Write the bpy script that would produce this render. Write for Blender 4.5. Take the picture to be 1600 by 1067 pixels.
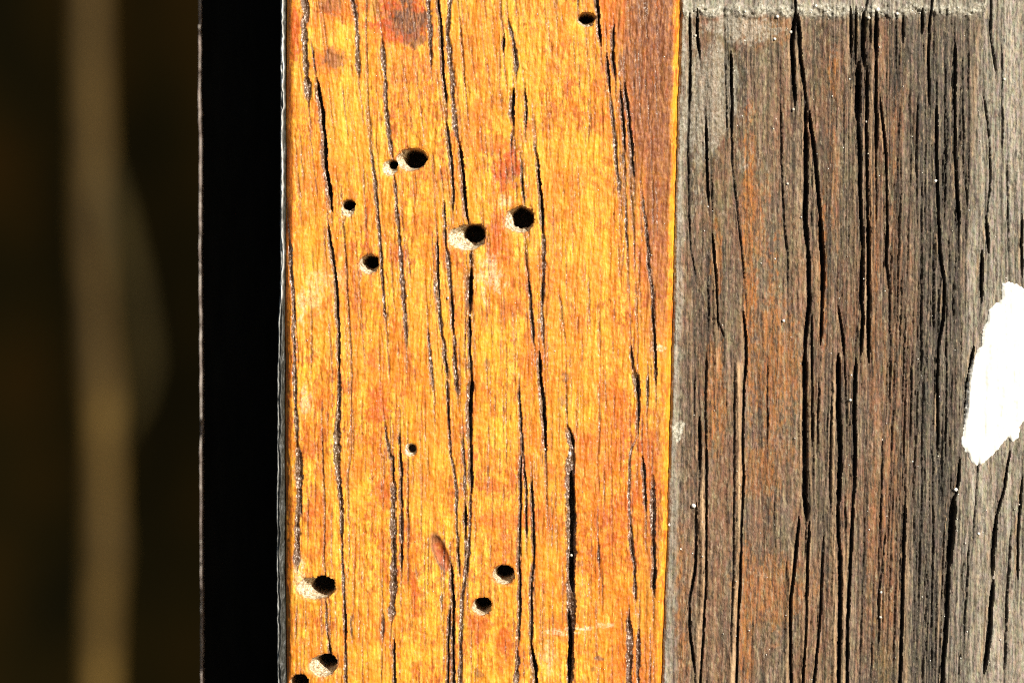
import bpy, math, random
import numpy as np

# ------------------------------------------------------------------ camera, light
S = 0.00005                     # metres per unit; one unit is 1/1600 of the framed width (80 mm)
CX, CY = 800.0, 533.5           # centre of the framed area in those units
CAM_D = 0.25                    # camera to the face of the boards

scene = bpy.context.scene
for o in list(bpy.data.objects):
    bpy.data.objects.remove(o)
COL = scene.collection

cam_d = bpy.data.cameras.new('camera')
cam = bpy.data.objects.new('camera', cam_d)
COL.objects.link(cam)
cam.location = (0, -CAM_D, 0)
cam.rotation_euler = (math.radians(90), 0, 0)
cam_d.sensor_width = 36.0
cam_d.lens = 36.0 * CAM_D / (1600 * S)
cam_d.clip_start = 0.01
cam_d.clip_end = 50.0
cam_d.dof.use_dof = True
cam_d.dof.focus_distance = CAM_D
cam_d.dof.aperture_fstop = 19.0
scene.camera = cam

# direction towards the sun: from the right, above and in front of the boards
A_IN, A_OUT = math.radians(36), math.radians(48)
SUN = np.array([math.cos(A_OUT) * math.cos(A_IN), -math.sin(A_OUT), math.cos(A_OUT) * math.sin(A_IN)])
sun_el = math.asin(SUN[2])
sun_rot = math.atan2(SUN[0], SUN[1])

world = bpy.data.worlds.new('World')
scene.world = world
world.use_nodes = True
wn = world.node_tree
wn.nodes.clear()
wo = wn.nodes.new('ShaderNodeOutputWorld')
wb = wn.nodes.new('ShaderNodeBackground')
ws = wn.nodes.new('ShaderNodeTexSky')
ws.sky_type = 'NISHITA'
ws.sun_disc = False
ws.sun_elevation = sun_el
ws.sun_rotation = sun_rot
wb.inputs['Strength'].default_value = 0.05
wn.links.new(ws.outputs[0], wb.inputs[0])
wn.links.new(wb.outputs[0], wo.inputs[0])

sd = bpy.data.lights.new('sun', 'SUN')
sd.energy = 4.6
sd.angle = math.radians(0.53)
sd.color = (1.0, 0.95, 0.86)
so = bpy.data.objects.new('sun', sd)
COL.objects.link(so)
from mathutils import Vector
so.rotation_euler = Vector(SUN).to_track_quat('Z', 'Y').to_euler()
so.location = (0.5, -0.5, 0.5)

scene.view_settings.view_transform = 'Standard'
scene.view_settings.look = 'None'
scene.view_settings.exposure = 0.56
scene.view_settings.gamma = 1.0
scene.view_settings.use_curve_mapping = False

scene.cycles.filter_width = 1.1
scene.cycles.use_denoising = False

# ------------------------------------------------------------------ noise in numpy
_R = np.random.RandomState(11)
_T = _R.rand(16, 256, 256).astype(np.float32)

def vn(x, y, seed=0):
    t = _T[seed % 16]
    xi = np.floor(x).astype(np.int64); yi = np.floor(y).astype(np.int64)
    fx = (x - xi).astype(np.float32); fy = (y - yi).astype(np.float32)
    fx = fx * fx * (3 - 2 * fx); fy = fy * fy * (3 - 2 * fy)
    x0 = (xi + seed * 37) & 255; x1 = (x0 + 1) & 255; y0 = (yi + seed * 71) & 255; y1 = (y0 + 1) & 255
    return (t[y0, x0] * (1 - fx) + t[y0, x1] * fx) * (1 - fy) + (t[y1, x0] * (1 - fx) + t[y1, x1] * fx) * fy

def fbm(x, y, seed=0, octv=4, gain=0.5):
    """roughly -1..1"""
    a, s, n = 1.0, 0.0, 0.0
    for i in range(octv):
        x, y = 0.799 * x - 0.602 * y, 0.602 * x + 0.799 * y      # turn each octave so the lattice does not show
        s = s + a * (vn(x, y, seed + i) * 2 - 1)
        n += a
        a *= gain; x = x * 2.03 + 17.3; y = y * 2.03 + 5.1
    return s / n * 1.4

def sstep(a, b, x):
    t = np.clip((x - a) / (b - a), 0, 1)
    return t * t * (3 - 2 * t)

# ------------------------------------------------------------------ mesh helpers
def link(name, me, mat=None, parent=None):
    o = bpy.data.objects.new(name, me)
    COL.objects.link(o)
    if mat is not None:
        me.materials.append(mat)
    if parent is not None:
        o.parent = parent
    return o

def tag(o, label=None, cat=None, group=None, kind=None):
    for k, v in (('label', label), ('category', cat), ('group', group), ('kind', kind)):
        if v:
            o[k] = v
    return o

def mesh_np(name, co, faces, attrs=None, smooth=True):
    """co (n,3) metres; faces: list of arrays (m,k)"""
    me = bpy.data.meshes.new(name)
    me.vertices.add(len(co))
    me.vertices.foreach_set('co', co.astype(np.float32).ravel())
    loops = np.concatenate([f.ravel() for f in faces]).astype(np.int32)
    sizes = np.concatenate([np.full(len(f), f.shape[1]) for f in faces])
    starts = np.concatenate([[0], np.cumsum(sizes)[:-1]]).astype(np.int32)
    me.loops.add(len(loops))
    me.loops.foreach_set('vertex_index', loops)
    me.polygons.add(len(sizes))
    me.polygons.foreach_set('loop_start', starts)
    me.polygons.foreach_set('use_smooth', np.full(len(sizes), smooth))
    for k, v in (attrs or {}).items():
        a = me.attributes.new(k, 'FLOAT', 'POINT')
        a.data.foreach_set('value', v.astype(np.float32).ravel())
    me.update(calc_edges=True)
    me.validate()
    return me

def sub_mesh(name, co, quads, attrs):
    u, inv = np.unique(quads, return_inverse=True)
    return mesh_np(name, co[u], [inv.reshape(-1, quads.shape[1])], {k: v[u] for k, v in attrs.items()})

def world_co(px, py, h):
    """units -> metres; h is the height towards the camera"""
    return np.stack([(px - CX) * S, -h * S, (CY - py) * S], -1)

def rows():
    """row positions: fine in view, coarser beyond the frame"""
    a = np.arange(-30, 1100, 1.3)
    up = [-30.0]; st = 1.3
    while up[-1] > -420:
        st = min(st * 1.08, 7); up.append(up[-1] - st)
    dn = [a[-1]]; st = 1.3
    while dn[-1] < 1490:
        st = min(st * 1.08, 7); dn.append(dn[-1] + st)
    return np.concatenate([np.array(up[:0:-1]), a, np.array(dn[1:])])

# ------------------------------------------------------------------ material helpers
class NT:
    def __init__(self, name):
        self.m = bpy.data.materials.new(name)
        self.m.use_nodes = True
        self.t = self.m.node_tree
        self.bsdf = self.t.nodes['Principled BSDF']
        tc = self.t.nodes.new('ShaderNodeTexCoord')
        v = self.t.nodes.new('ShaderNodeVectorMath'); v.operation = 'SCALE'
        v.inputs[3].default_value = 1.0 / S
        self.t.links.new(tc.outputs['Object'], v.inputs[0])
        self.co = v.outputs[0]
    def L(self, a, b): self.t.links.new(a, b)
    def noise(self, sx, sy, sz, detail=4, rough=0.55, out='Fac', dist=0.0):
        mp = self.t.nodes.new('ShaderNodeMapping')
        mp.inputs['Scale'].default_value = (sx, sy, sz)
        mp.inputs['Location'].default_value = (sx * 900 + 3.1, 7.7, sz * 700)
        self.L(self.co, mp.inputs[0])
        n = self.t.nodes.new('ShaderNodeTexNoise')
        n.inputs['Scale'].default_value = 1.0
        n.inputs['Detail'].default_value = detail
        n.inputs['Roughness'].default_value = rough
        n.inputs['Distortion'].default_value = dist
        self.L(mp.outputs[0], n.inputs['Vector'])
        return n.outputs[out]
    def ramp(self, fac, stops, interp='LINEAR'):
        r = self.t.nodes.new('ShaderNodeValToRGB')
        r.color_ramp.interpolation = interp
        e = r.color_ramp.elements
        while len(e) < len(stops): e.new(0.5)
        for i, (p, c) in enumerate(stops):
            e[i].position = p
            e[i].color = (c, c, c, 1) if isinstance(c, (int, float)) else (*c, 1)
        self.L(fac, r.inputs[0])
        return r.outputs[0]
    def attr(self, name):
        a = self.t.nodes.new('ShaderNodeAttribute'); a.attribute_name = name
        return a.outputs['Fac']
    def math(self, op, a, b, clamp=False):
        n = self.t.nodes.new('ShaderNodeMath'); n.operation = op; n.use_clamp = clamp
        for i, v in ((0, a), (1, b)):
            if isinstance(v, (int, float)): n.inputs[i].default_value = v
            else: self.L(v, n.inputs[i])
        return n.outputs[0]
    def mix(self, fac, a, b, mode='MIX'):
        n = self.t.nodes.new('ShaderNodeMix'); n.data_type = 'RGBA'; n.blend_type = mode
        for s, v in ((n.inputs[0], fac), (n.inputs[6], a), (n.inputs[7], b)):
            if isinstance(v, (int, float)): s.default_value = v
            elif isinstance(v, tuple): s.default_value = (*v, 1)
            else: self.L(v, s)
        return n.outputs[2]
    def bump(self, h, strength, dist_units):
        b = self.t.nodes.new('ShaderNodeBump')
        b.inputs['Strength'].default_value = strength
        b.inputs['Distance'].default_value = dist_units * S
        self.L(h, b.inputs['Height'])
        self.L(b.outputs[0], self.bsdf.inputs['Normal'])
    def done(self, col, rough, spec=0.3):
        if isinstance(col, tuple): self.bsdf.inputs['Base Color'].default_value = (*col, 1)
        else: self.L(col, self.bsdf.inputs['Base Color'])
        if isinstance(rough, (int, float)): self.bsdf.inputs['Roughness'].default_value = rough
        else: self.L(rough, self.bsdf.inputs['Roughness'])
        self.bsdf.inputs['Specular IOR Level'].default_value = spec
        return self.m

def mat_orange():
    n = NT('varnished_orange_wood')
    st = n.noise(0.10, 0.10, 0.006, 6, 0.65)
    col = n.ramp(st, [(0.30, (0.70, 0.25, 0.012)), (0.44, (0.83, 0.36, 0.018)), (0.56, (0.91, 0.46, 0.030)), (0.70, (0.95, 0.56, 0.06))])
    st2 = n.noise(0.040, 0.040, 0.0016, 5, 0.7)
    col = n.mix(n.ramp(st2, [(0.50, 0.0), (0.62, 0.6)]), col, (0.66, 0.20, 0.008))
    col = n.mix(n.ramp(st2, [(0.36, 0.6), (0.47, 0.0)]), col, (0.96, 0.55, 0.05))
    fib = n.noise(0.36, 0.36, 0.010, 4, 0.65)
    col = n.mix(n.ramp(fib, [(0.46, 0.0), (0.64, 0.5)]), col, (0.58, 0.165, 0.009))
    mot = n.noise(0.020, 0.020, 0.013, 7, 0.72)
    col = n.mix(n.math('ADD', n.ramp(mot, [(0.46, 0.0), (0.60, 0.75)]), n.math('MULTIPLY', n.attr('deep'), 0.42), True), col, (0.68, 0.185, 0.009))
    big = n.ramp(n.noise(0.0105, 0.0105, 0.0065, 5, 0.7, dist=0.4), [(0.40, 0.12), (0.60, 1.0)])
    mid = n.noise(0.075, 0.075, 0.045, 5, 0.75)
    col = n.mix(n.math('MULTIPLY', big, n.ramp(mid, [(0.47, 0.0), (0.58, 0.9)])), col, (0.47, 0.105, 0.009))
    spk = n.noise(0.23, 0.23, 0.075, 2.5, 0.7)
    col = n.mix(n.math('MULTIPLY', n.math('ADD', n.math('MULTIPLY', big, 0.72), 0.10), n.ramp(spk, [(0.50, 0.0), (0.63, 0.9)])), col, (0.33, 0.075, 0.009))
    spl = n.noise(0.26, 0.26, 0.05, 2.5, 0.7)
    col = n.mix(n.ramp(spl, [(0.55, 0.0), (0.68, 0.45)]), col, (0.98, 0.60, 0.11))
    # shaped wear and painted edge shade from the board's own masks
    brk = n.ramp(n.noise(0.10, 0.10, 0.035, 5, 0.75), [(0.32, 0.45), (0.47, 1.0)])
    col = n.mix(n.math('MULTIPLY', n.attr('stain_shade'), n.ramp(n.noise(0.15, 0.15, 0.1, 5, 0.75), [(0.36, 0.4), (0.52, 1.0)])), col, (0.50, 0.078, 0.008))
    dk = n.ramp(n.noise(0.26, 0.26, 0.06, 3, 0.75), [(0.36, (0.075, 0.028, 0.016)), (0.50, (0.19, 0.070, 0.027)), (0.60, (0.30, 0.125, 0.048)), (0.70, (0.50, 0.26, 0.10))])
    col = n.mix(n.math('MULTIPLY', n.attr('dark'), brk), col, dk)
    brk2 = n.ramp(n.noise(0.2, 0.2, 0.15, 4, 0.8), [(0.42, 0.1), (0.54, 1.0)])
    col = n.mix(n.math('MULTIPLY', n.attr('pale'), brk2), col, (0.93, 0.68, 0.42))
    grv = n.ramp(n.noise(0.34, 0.34, 0.2, 3, 0.75), [(0.40, (0.024, 0.015, 0.012)), (0.50, (0.085, 0.050, 0.034)), (0.58, (0.26, 0.18, 0.135)), (0.66, (0.92, 0.86, 0.78))])
    col = n.mix(n.attr('groove'), col, grv)
    crk = n.ramp(n.noise(0.4, 0.4, 0.25, 3, 0.75), [(0.40, (0.022, 0.014, 0.009)), (0.58, (0.10, 0.066, 0.042)), (0.70, (0.55, 0.47, 0.38))])
    col = n.mix(n.attr('crack'), col, crk)
    hol = n.ramp(n.noise(0.24, 0.24, 0.24, 4, 0.75), [(0.38, (0.22, 0.13, 0.06)), (0.48, (0.52, 0.40, 0.24)), (0.56, (0.78, 0.67, 0.47)), (0.66, (0.90, 0.83, 0.68))])
    col = n.mix(n.attr('hole'), col, hol)
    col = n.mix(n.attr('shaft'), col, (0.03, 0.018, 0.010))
    hb = n.math('ADD', n.noise(0.5, 0.5, 0.06, 4, 0.7), n.math('MULTIPLY', n.noise(0.36, 0.36, 0.26, 3, 0.75), 0.8))
    n.bump(hb, 0.55, 1.5)
    return n.done(col, n.ramp(spk, [(0.3, 0.40), (0.7, 0.62)]), 0.35)

def mat_grey():
    n = NT('weathered_grey_wood')
    st = n.noise(0.14, 0.14, 0.0035, 6, 0.74)
    inn = n.ramp(st, [(0.34, (0.055, 0.040, 0.029)), (0.46, (0.160, 0.110, 0.072)), (0.56, (0.235, 0.160, 0.102)), (0.70, (0.43, 0.31, 0.205))])
    st2 = n.noise(0.050, 0.050, 0.0014, 5, 0.72)
    inn = n.mix(n.ramp(st2, [(0.50, 0.0), (0.60, 0.75)]), inn, (0.062, 0.050, 0.037))
    inn = n.mix(n.ramp(st2, [(0.36, 0.5), (0.45, 0.0)]), inn, (0.36, 0.27, 0.18))
    hue = n.noise(0.024, 0.024, 0.005, 6, 0.7)
    inn = n.mix(n.ramp(hue, [(0.44, 0.0), (0.58, 0.72)]), inn, (0.27, 0.135, 0.070))
    olv = n.noise(0.022, 0.022, 0.008, 6, 0.72, dist=0.3)
    inn = n.mix(n.ramp(olv, [(0.52, 0.0), (0.64, 0.5)]), inn, (0.20, 0.17, 0.085))
    rs = n.ramp(n.noise(0.16, 0.16, 0.03, 5, 0.72), [(0.36, 0.2), (0.56, 1.0)])
    inn = n.mix(n.math('MULTIPLY', n.attr('rust'), rs), inn, (0.43, 0.165, 0.042))
    out = n.ramp(st, [(0.34, (0.11, 0.093, 0.071)), (0.45, (0.29, 0.25, 0.187)), (0.56, (0.40, 0.35, 0.27)), (0.70, (0.60, 0.535, 0.43))])
    out = n.mix(n.ramp(st2, [(0.50, 0.0), (0.62, 0.55)]), out, (0.14, 0.118, 0.088))
    col = n.mix(n.attr('outer'), inn, out)
    col = n.mix(n.attr('cool'), col, n.ramp(st, [(0.36, (0.050, 0.047, 0.040)), (0.47, (0.125, 0.108, 0.082)), (0.57, (0.19, 0.155, 0.112)), (0.70, (0.33, 0.27, 0.19))]))
    # fibre dirt and bleached fibre ends
    spk = n.noise(0.24, 0.24, 0.045, 3, 0.72)
    col = n.mix(n.ramp(spk, [(0.49, 0.0), (0.63, 0.72)]), col, (0.052, 0.041, 0.030))
    spl = n.noise(0.25, 0.25, 0.055, 3, 0.72, dist=0.2)
    col = n.mix(n.ramp(spl, [(0.53, 0.0), (0.67, 0.55)]), col, (0.50, 0.385, 0.25))
    chroma = n.noise(0.2, 0.2, 0.06, 1.5, 0.6, out='Color')
    col = n.mix(0.22, col, chroma, 'OVERLAY')
    tan = n.ramp(n.noise(0.3, 0.3, 0.03, 4, 0.7), [(0.3, (0.42, 0.24, 0.11)), (0.65, (0.72, 0.50, 0.29))])
    col = n.mix(n.attr('tan'), col, tan)
    pal = n.ramp(n.noise(0.22, 0.22, 0.19, 4, 0.75), [(0.36, (0.20, 0.18, 0.12)), (0.50, (0.48, 0.44, 0.34)), (0.64, (0.78, 0.74, 0.62))])
    col = n.mix(n.attr('pale'), col, pal)
    crk = n.ramp(n.noise(0.4, 0.4, 0.2, 3, 0.75), [(0.45, (0.012, 0.011, 0.012)), (0.60, (0.05, 0.043, 0.036)), (0.70, (0.42, 0.37, 0.29))])
    col = n.mix(n.attr('crack'), col, crk)
    hb = n.math('ADD', n.math('MULTIPLY', n.noise(0.45, 0.45, 0.03, 4, 0.7), 1.3), n.math('MULTIPLY', n.noise(0.28, 0.28, 0.18, 4, 0.8), 1.5))
    n.bump(hb, 0.75, 2.2)
    return n.done(col, 0.78, 0.22)

# ------------------------------------------------------------------ crack tracing
class Field:
    """a height field over a curvilinear grid, with crack and hole carving"""
    def __init__(self, ys, left, right, us):
        self.ys = ys
        self.L, self.R = left, right
        self.X = left[:, None] + (right - left)[:, None] * us[None, :]
        self.Y = np.repeat(ys[:, None], len(us), 1)
        self.h = np.zeros(self.X.shape)
        self.att = {}
        self.owner = np.zeros(self.X.shape, np.int32)     # which part a vertex belongs to
        self.parts = []
    def A(self, k):
        if k not in self.att: self.att[k] = np.zeros(self.X.shape)
        return self.att[k]
    def window(self, x0, x1, y0, y1):
        r0, r1 = np.searchsorted(self.ys, [y0, y1])
        if r1 <= r0: return slice(0, 1), slice(0, 1)
        c = np.nonzero(((self.X[r0:r1] >= x0) & (self.X[r0:r1] <= x1)).any(0))[0]
        if len(c) == 0: return slice(0, 1), slice(0, 1)
        return slice(r0, r1), slice(c[0], c[-1] + 1)
    def crack(self, pts, w, depth, attr='crack', amt=1.0, part=None, seed=0, wob=1.2, lip=0.0, fade=18.0, ragged=1.0):
        pts = np.array(pts, float)
        y0, y1 = pts[0, 1], pts[-1, 1]
        r0, r1 = np.searchsorted(self.ys, y0), np.searchsorted(self.ys, y1)
        if r1 - r0 < 3: return
        y = self.ys[r0:r1]
        xc = np.interp(y, pts[:, 1], pts[:, 0])
        # round the corners of the polyline
        k = min(15, len(y) // 3 * 2 + 1)
        if k >= 3:
            ker = np.hanning(k + 2)[1:-1]; ker /= ker.sum()
            xc = np.convolve(np.pad(xc, k // 2, mode='edge'), ker, 'valid')[:len(y)]
        z = np.full(y.shape, seed * 1.37)
        xc = xc + fbm(z, y / 26, seed, 3) * wob + fbm(z + 9, y / 6, seed + 3, 2) * wob * 0.45
        if pts.shape[1] > 2: ww = np.interp(y, pts[:, 1], pts[:, 2])
        else: ww = np.full(y.shape, float(w))
        f = min(fade, (y1 - y0) * 0.35)
        top = np.clip((y - y0) / f, 0, 1) if y0 > -25 else 1.0
        bot = np.clip((y1 - y) / f, 0, 1) if y1 < 1090 else 1.0
        tap = np.minimum(top, bot) ** 0.7
        hw = ww * 0.5 * (0.25 + 0.75 * tap) * (1 + 0.38 * ragged * fbm(z + 4, y / 17, seed + 5, 3) + 0.22 * ragged * fbm(z + 2, y / 4, seed + 1, 2))
        hw = np.maximum(hw, 0.7)
        m_ = 6 + np.max(hw) * 3
        cc = np.nonzero(((self.X[r0:r1] > xc.min() - m_) & (self.X[r0:r1] < xc.max() + m_)).any(0))[0]
        if len(cc) == 0: return
        cs = slice(cc[0], cc[-1] + 1)
        x = self.X[r0:r1, cs]
        t = (x - xc[:, None]) / hw[:, None]
        prof = np.clip(1 - t * t, 0, 1) ** 0.55
        dd = depth * (0.3 + 0.7 * tap) * (0.78 + 0.5 * fbm(z + 7, y / 22, seed + 2, 3))
        dd = np.maximum(dd, 0.3)
        hh = self.h[r0:r1, cs]
        if lip:
            hh += lip * np.exp(-((np.abs(t) - 1.5) / 0.5) ** 2) * tap[:, None]
        hh -= prof * dd[:, None]
        a = self.A(attr)[r0:r1, cs]
        np.maximum(a, amt * sstep(1.25, 0.7, np.abs(t)) * (0.35 + 0.65 * tap)[:, None], out=a)
        if part is not None:
            self.parts.append((part, None))
            ow = self.owner[r0:r1, cs]
            ow[(np.abs(t) < 1.0) & (ow == 0)] = len(self.parts)
    def hole(self, box, dark, depth=100, wall=34, part='beetle_hole', seed=0, label=None):
        x0, x1, y0, y1 = box
        a0, a1, b0, b1 = dark
        a0 += 0.09 * (a1 - a0); b1 -= 0.14 * (b1 - b0)           # the tunnel slants away, up and to the right
        cx, cy, rx, ry = (x0 + x1) / 2, (y0 + y1) / 2, (x1 - x0) / 2 + 0.6, (y1 - y0) / 2 + 0.6
        dx, dy, sx, sy = (a0 + a1) / 2, (b0 + b1) / 2, (a1 - a0) / 2 + 0.8, (b1 - b0) / 2 + 0.8
        W = self.window(x0 - 12, x1 + 12, y0 - 12, y1 + 12)
        X, Y, hh = self.X[W], self.Y[W], self.h[W]
        th = np.arctan2(Y - cy, X - cx)
        wobble = 1 + 0.10 * fbm(np.cos(th) * 2.6 + seed * 3.1, np.sin(th) * 2.6, seed, 4, 0.65) + 0.05 * fbm(X / 3, Y / 3, seed + 1, 2)
        # the mouth: the union of the oblique tunnel's lip and the shaft
        q = np.hypot((X - cx) / rx, (Y - cy) / ry) / wobble
        q2 = np.hypot((X - dx) / sx, (Y - dy) / sy) / (1 + 0.13 * fbm(X / 6, Y / 6, seed + 2, 3, 0.65))
        inside = (q < 1) | (q2 < 1)
        n1 = fbm(X / 4.5, Y / 4.5, seed + 4, 3)
        f = np.clip((1 - q) / np.maximum((1 - q) + np.maximum(q2 - 1, 0) * 0.9, 1e-3), 0, 1)
        lvl = -wall * f ** 0.8 + n1 * 5.0 * np.minimum(f * 4, 1)
        deep = sstep(1.03, 0.86, q2)
        lvl = lvl * (1 - deep) - depth * deep
        m = inside
        hh[m] = np.minimum(hh[m] * (1 - np.minimum(f[m] * 3, 1)), 0) + lvl[m]
        ah, as_, ap = self.A('hole')[W], self.A('shaft')[W], self.A('pale')[W]
        ah[m] = np.maximum(ah[m], sstep(0.0, 0.10, np.maximum(1 - q, 1 - q2))[m])
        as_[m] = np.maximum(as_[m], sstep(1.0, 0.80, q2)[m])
        # worn rim
        rim = np.exp(-((np.minimum(q, q2) - 1.06) / 0.07) ** 2) * (~m)
        hh -= rim * 1.4
        np.maximum(ap, rim * 0.12, out=ap)
        self.parts.append((part, label))
        self.owner[W][m] = len(self.parts)
    def blob(self, attr, x, y, rx, ry, amt=1.0, seed=0, rough=0.5):
        w = self.window(x - rx * 2.2, x + rx * 2.2, y - ry * 2.2, y + ry * 2.2)
        X, Y = self.X[w], self.Y[w]
        q = np.hypot((X - x) / rx, (Y - y) / ry)
        q = q + fbm(X / max(rx, 6) * 1.6, Y / max(ry, 6) * 1.6, seed, 4, 0.6) * rough + fbm(X / 4, Y / 6, seed + 5, 2) * 0.3
        a = self.A(attr)[w]
        np.maximum(a, amt * sstep(1.15, 0.6, q), out=a)
    def build(self, name, mat, thick, parent=None, names_under=None):
        nr, nc = self.X.shape
        co = world_co(self.X, self.Y, self.h).reshape(-1, 3)
        idx = np.arange(nr * nc).reshape(nr, nc)
        q = np.stack([idx[1:, :-1], idx[1:, 1:], idx[:-1, 1:], idx[:-1, :-1]], -1).reshape(-1, 4)
        ow = self.owner.ravel()[q].max(1)
        attrs = {k: v.ravel() for k, v in self.att.items()}
        # the board itself: its face without the parts, its sides and its back
        ring = np.concatenate([idx[0, :], idx[1:, -1], idx[-1, -2::-1], idx[-2:0:-1, 0]])
        back = co[ring].copy(); back[:, 1] = thick
        nb = len(co); bi = nb + np.arange(len(ring))
        co2 = np.vstack([co, back])
        at2 = {k: np.concatenate([v, np.zeros(len(ring))]) for k, v in attrs.items()}
        side = np.stack([ring, np.roll(ring, -1), np.roll(bi, -1), bi], -1)
        base = np.vstack([q[ow == 0], side])
        u, inv = np.unique(base, return_inverse=True)
        cb = [inv.reshape(-1, 4)]
        pos = np.searchsorted(u, bi)
        cb.append(pos[::-1].reshape(1, -1))
        me = mesh_np(name, co2[u], cb, {k: v[u] for k, v in at2.items()})
        root = link(name, me, mat, parent)
        out = {}
        for i, (pn, lab) in enumerate(self.parts):
            f = q[ow == i + 1]
            if len(f) < 6: continue
            par = (names_under or {}).get(i, root)
            if isinstance(par, int): par = out.get(par, root)
            o = link(pn, sub_mesh(pn, co, f, attrs), mat, par)
            if lab: o['label'] = lab
            out[i] = o
        return root, out

ROWS = rows()
RIGHT = np.interp(ROWS, [-420, 0, 270, 490, 600, 720, 900, 1067, 1490], [1072, 1063, 1056, 1051, 1047.5, 1045, 1040, 1033, 1020])
RIGHT = RIGHT + fbm(np.zeros_like(ROWS), ROWS / 60, 3, 3) * 1.4 + fbm(np.zeros_like(ROWS) + 4, ROWS / 9, 6, 2) * 0.5
LEFT = np.interp(ROWS, [-420, 0, 270, 490, 900, 1067, 1490], [449, 448, 446, 445, 446, 447, 449]) + fbm(np.zeros_like(ROWS), ROWS / 70, 8, 3) * 0.8

# ------------------------------------------------------------------ orange board
def drift(x, y):
    """how far the grain leans sideways per unit of height"""
    return 0.10 * np.clip((700 - y) / 500, 0, 1.2) * np.clip((1000 - x) / 300, 0.25, 1)

def build_orange():
    nu = 470
    F = Field(ROWS, LEFT, RIGHT, np.linspace(0, 1, nu))
    X, Y = F.X, F.Y
    XS = X - 0.06 * np.clip(700 - Y, -100, 700)          # follow the lean of the grain
    F.h = fbm(X / 90, Y / 160, 1, 3) * 2.2 + fbm(XS / 6, Y / 120, 2, 4, 0.6) * 1.1 + fbm(X / 3.2, Y / 11, 5, 3, 0.6) * 0.75 + fbm(X / 5, Y / 5, 7, 3, 0.6) * 0.5
    dl = X - F.L[:, None]; dr = F.R[:, None] - X
    F.h -= 13 * np.clip(1 - dl / 13, 0, 1) ** 2
    F.h -= 8 * np.clip(1 - dr / 7.5, 0, 1)
    for k in ('crack', 'groove', 'stain_shade', 'dark', 'pale', 'hole', 'shaft', 'deep'): F.A(k)
    rnd = random.Random(5)
    # stains and bleached places
    F.blob('dark', 632, 28, 34, 30, 1.0, 1, 0.45); F.blob('dark', 650, 58, 14, 18, 0.8, 2)
    F.blob('dark', 640, 40, 20, 22, 1.0, 60, 0.4); F.blob('stain_shade', 628, 38, 48, 46, 1.0, 3); F.blob('dark', 520, 92, 20, 17, 0.7, 4); F.blob('stain_shade', 518, 96, 30, 24, 0.6, 5)
    F.blob('dark', 512, 8, 22, 16, 0.6, 6); F.blob('stain_shade', 540, 12, 40, 22, 0.7, 6); F.blob('dark', 585, 12, 16, 18, 0.5, 7)
    F.blob('stain_shade', 461, 55, 11, 60, 0.9, 8, 0.35); F.blob('stain_shade', 452, 330, 7, 90, 0.6, 9, 0.3)
    F.blob('stain_shade', 793, 262, 24, 36, 1.0, 10); F.blob('dark', 800, 275, 10, 16, 0.5, 61); F.blob('stain_shade', 775, 380, 20, 40, 0.75, 11); F.blob('stain_shade', 770, 225, 24, 16, 0.6, 12)
    F.blob('pale', 765, 432, 20, 26, 0.55, 13, 0.9); F.blob('pale', 500, 455, 22, 28, 0.3, 14, 0.8); F.blob('pale', 520, 435, 18, 26, 0.25, 15, 0.8)
    F.blob('stain_shade', 590, 628, 15, 30, 0.8, 16, 0.6); F.blob('stain_shade', 585, 560, 12, 16, 0.6, 17); F.blob('stain_shade', 615, 505, 12, 12, 0.55, 18)
    F.blob('stain_shade', 620, 395, 14, 20, 0.5, 19); F.blob('stain_shade', 572, 350, 5, 45, 0.7, 20, 0.4)
    F.blob('dark', 883, 590, 7, 9, 0.75, 21); F.blob('dark', 879, 628, 4, 12, 0.6, 22); F.blob('dark', 760, 570, 5, 10, 0.6, 23)
    F.blob('stain_shade', 740, 640, 12, 20, 0.5, 24); F.blob('stain_shade', 770, 760, 26, 10, 0.7, 25); F.blob('stain_shade', 858, 735, 9, 14, 0.7, 26)
    F.blob('stain_shade', 790, 815, 40, 16, 0.6, 27); F.blob('stain_shade', 600, 770, 14, 30, 0.6, 28); F.blob('stain_shade', 492, 790, 14, 26, 0.5, 29)
    F.blob('stain_shade', 750, 985, 16, 26, 0.7, 30); F.blob('stain_shade', 648, 930, 7, 30, 0.8, 31, 0.3); F.blob('dark', 749, 1053, 7, 9, 0.6, 32)
    F.blob('stain_shade', 788, 1000, 10, 20, 0.7, 33); F.blob('stain_shade', 596, 985, 14, 22, 0.5, 34); F.blob('stain_shade', 970, 640, 24, 60, 0.55, 35)
    F.blob('stain_shade', 945, 700, 50, 40, 0.5, 36); F.blob('stain_shade', 960, 820, 30, 60, 0.5, 37); F.blob('dark', 905, 880, 10, 6, 0.6, 38)
    F.blob('dark', 935, 1028, 8, 5, 0.9, 39); F.blob('dark', 926, 1045, 5, 5, 0.6, 40); F.blob('stain_shade', 1010, 740, 30, 60, 0.6, 41)
    F.blob('pale', 874, 986, 26, 5, 0.5, 42, 0.8); F.blob('pale', 912, 982, 13, 3.5, 0.9, 43, 0.6); F.blob('pale', 945, 977, 13, 5, 0.4, 44)
    F.blob('pale', 858, 1030, 14, 30, 0.25, 45); F.blob('pale', 1030, 545, 10, 6, 0.8, 46); F.blob('pale', 790, 318, 12, 12, 0.45, 47)
    F.blob('pale', 472, 480, 8, 30, 0.5, 48); F.blob('pale', 478, 630, 8, 30, 0.45, 49); F.blob('pale', 468, 895, 10, 26, 0.7, 50, 0.4)
    F.blob('deep', 900, 760, 130, 300, 0.75, 51, 0.7); F.blob('deep', 880, 130, 60, 150, 0.55, 52, 0.7); F.blob('deep', 520, 240, 60, 90, 0.35, 53)
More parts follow.
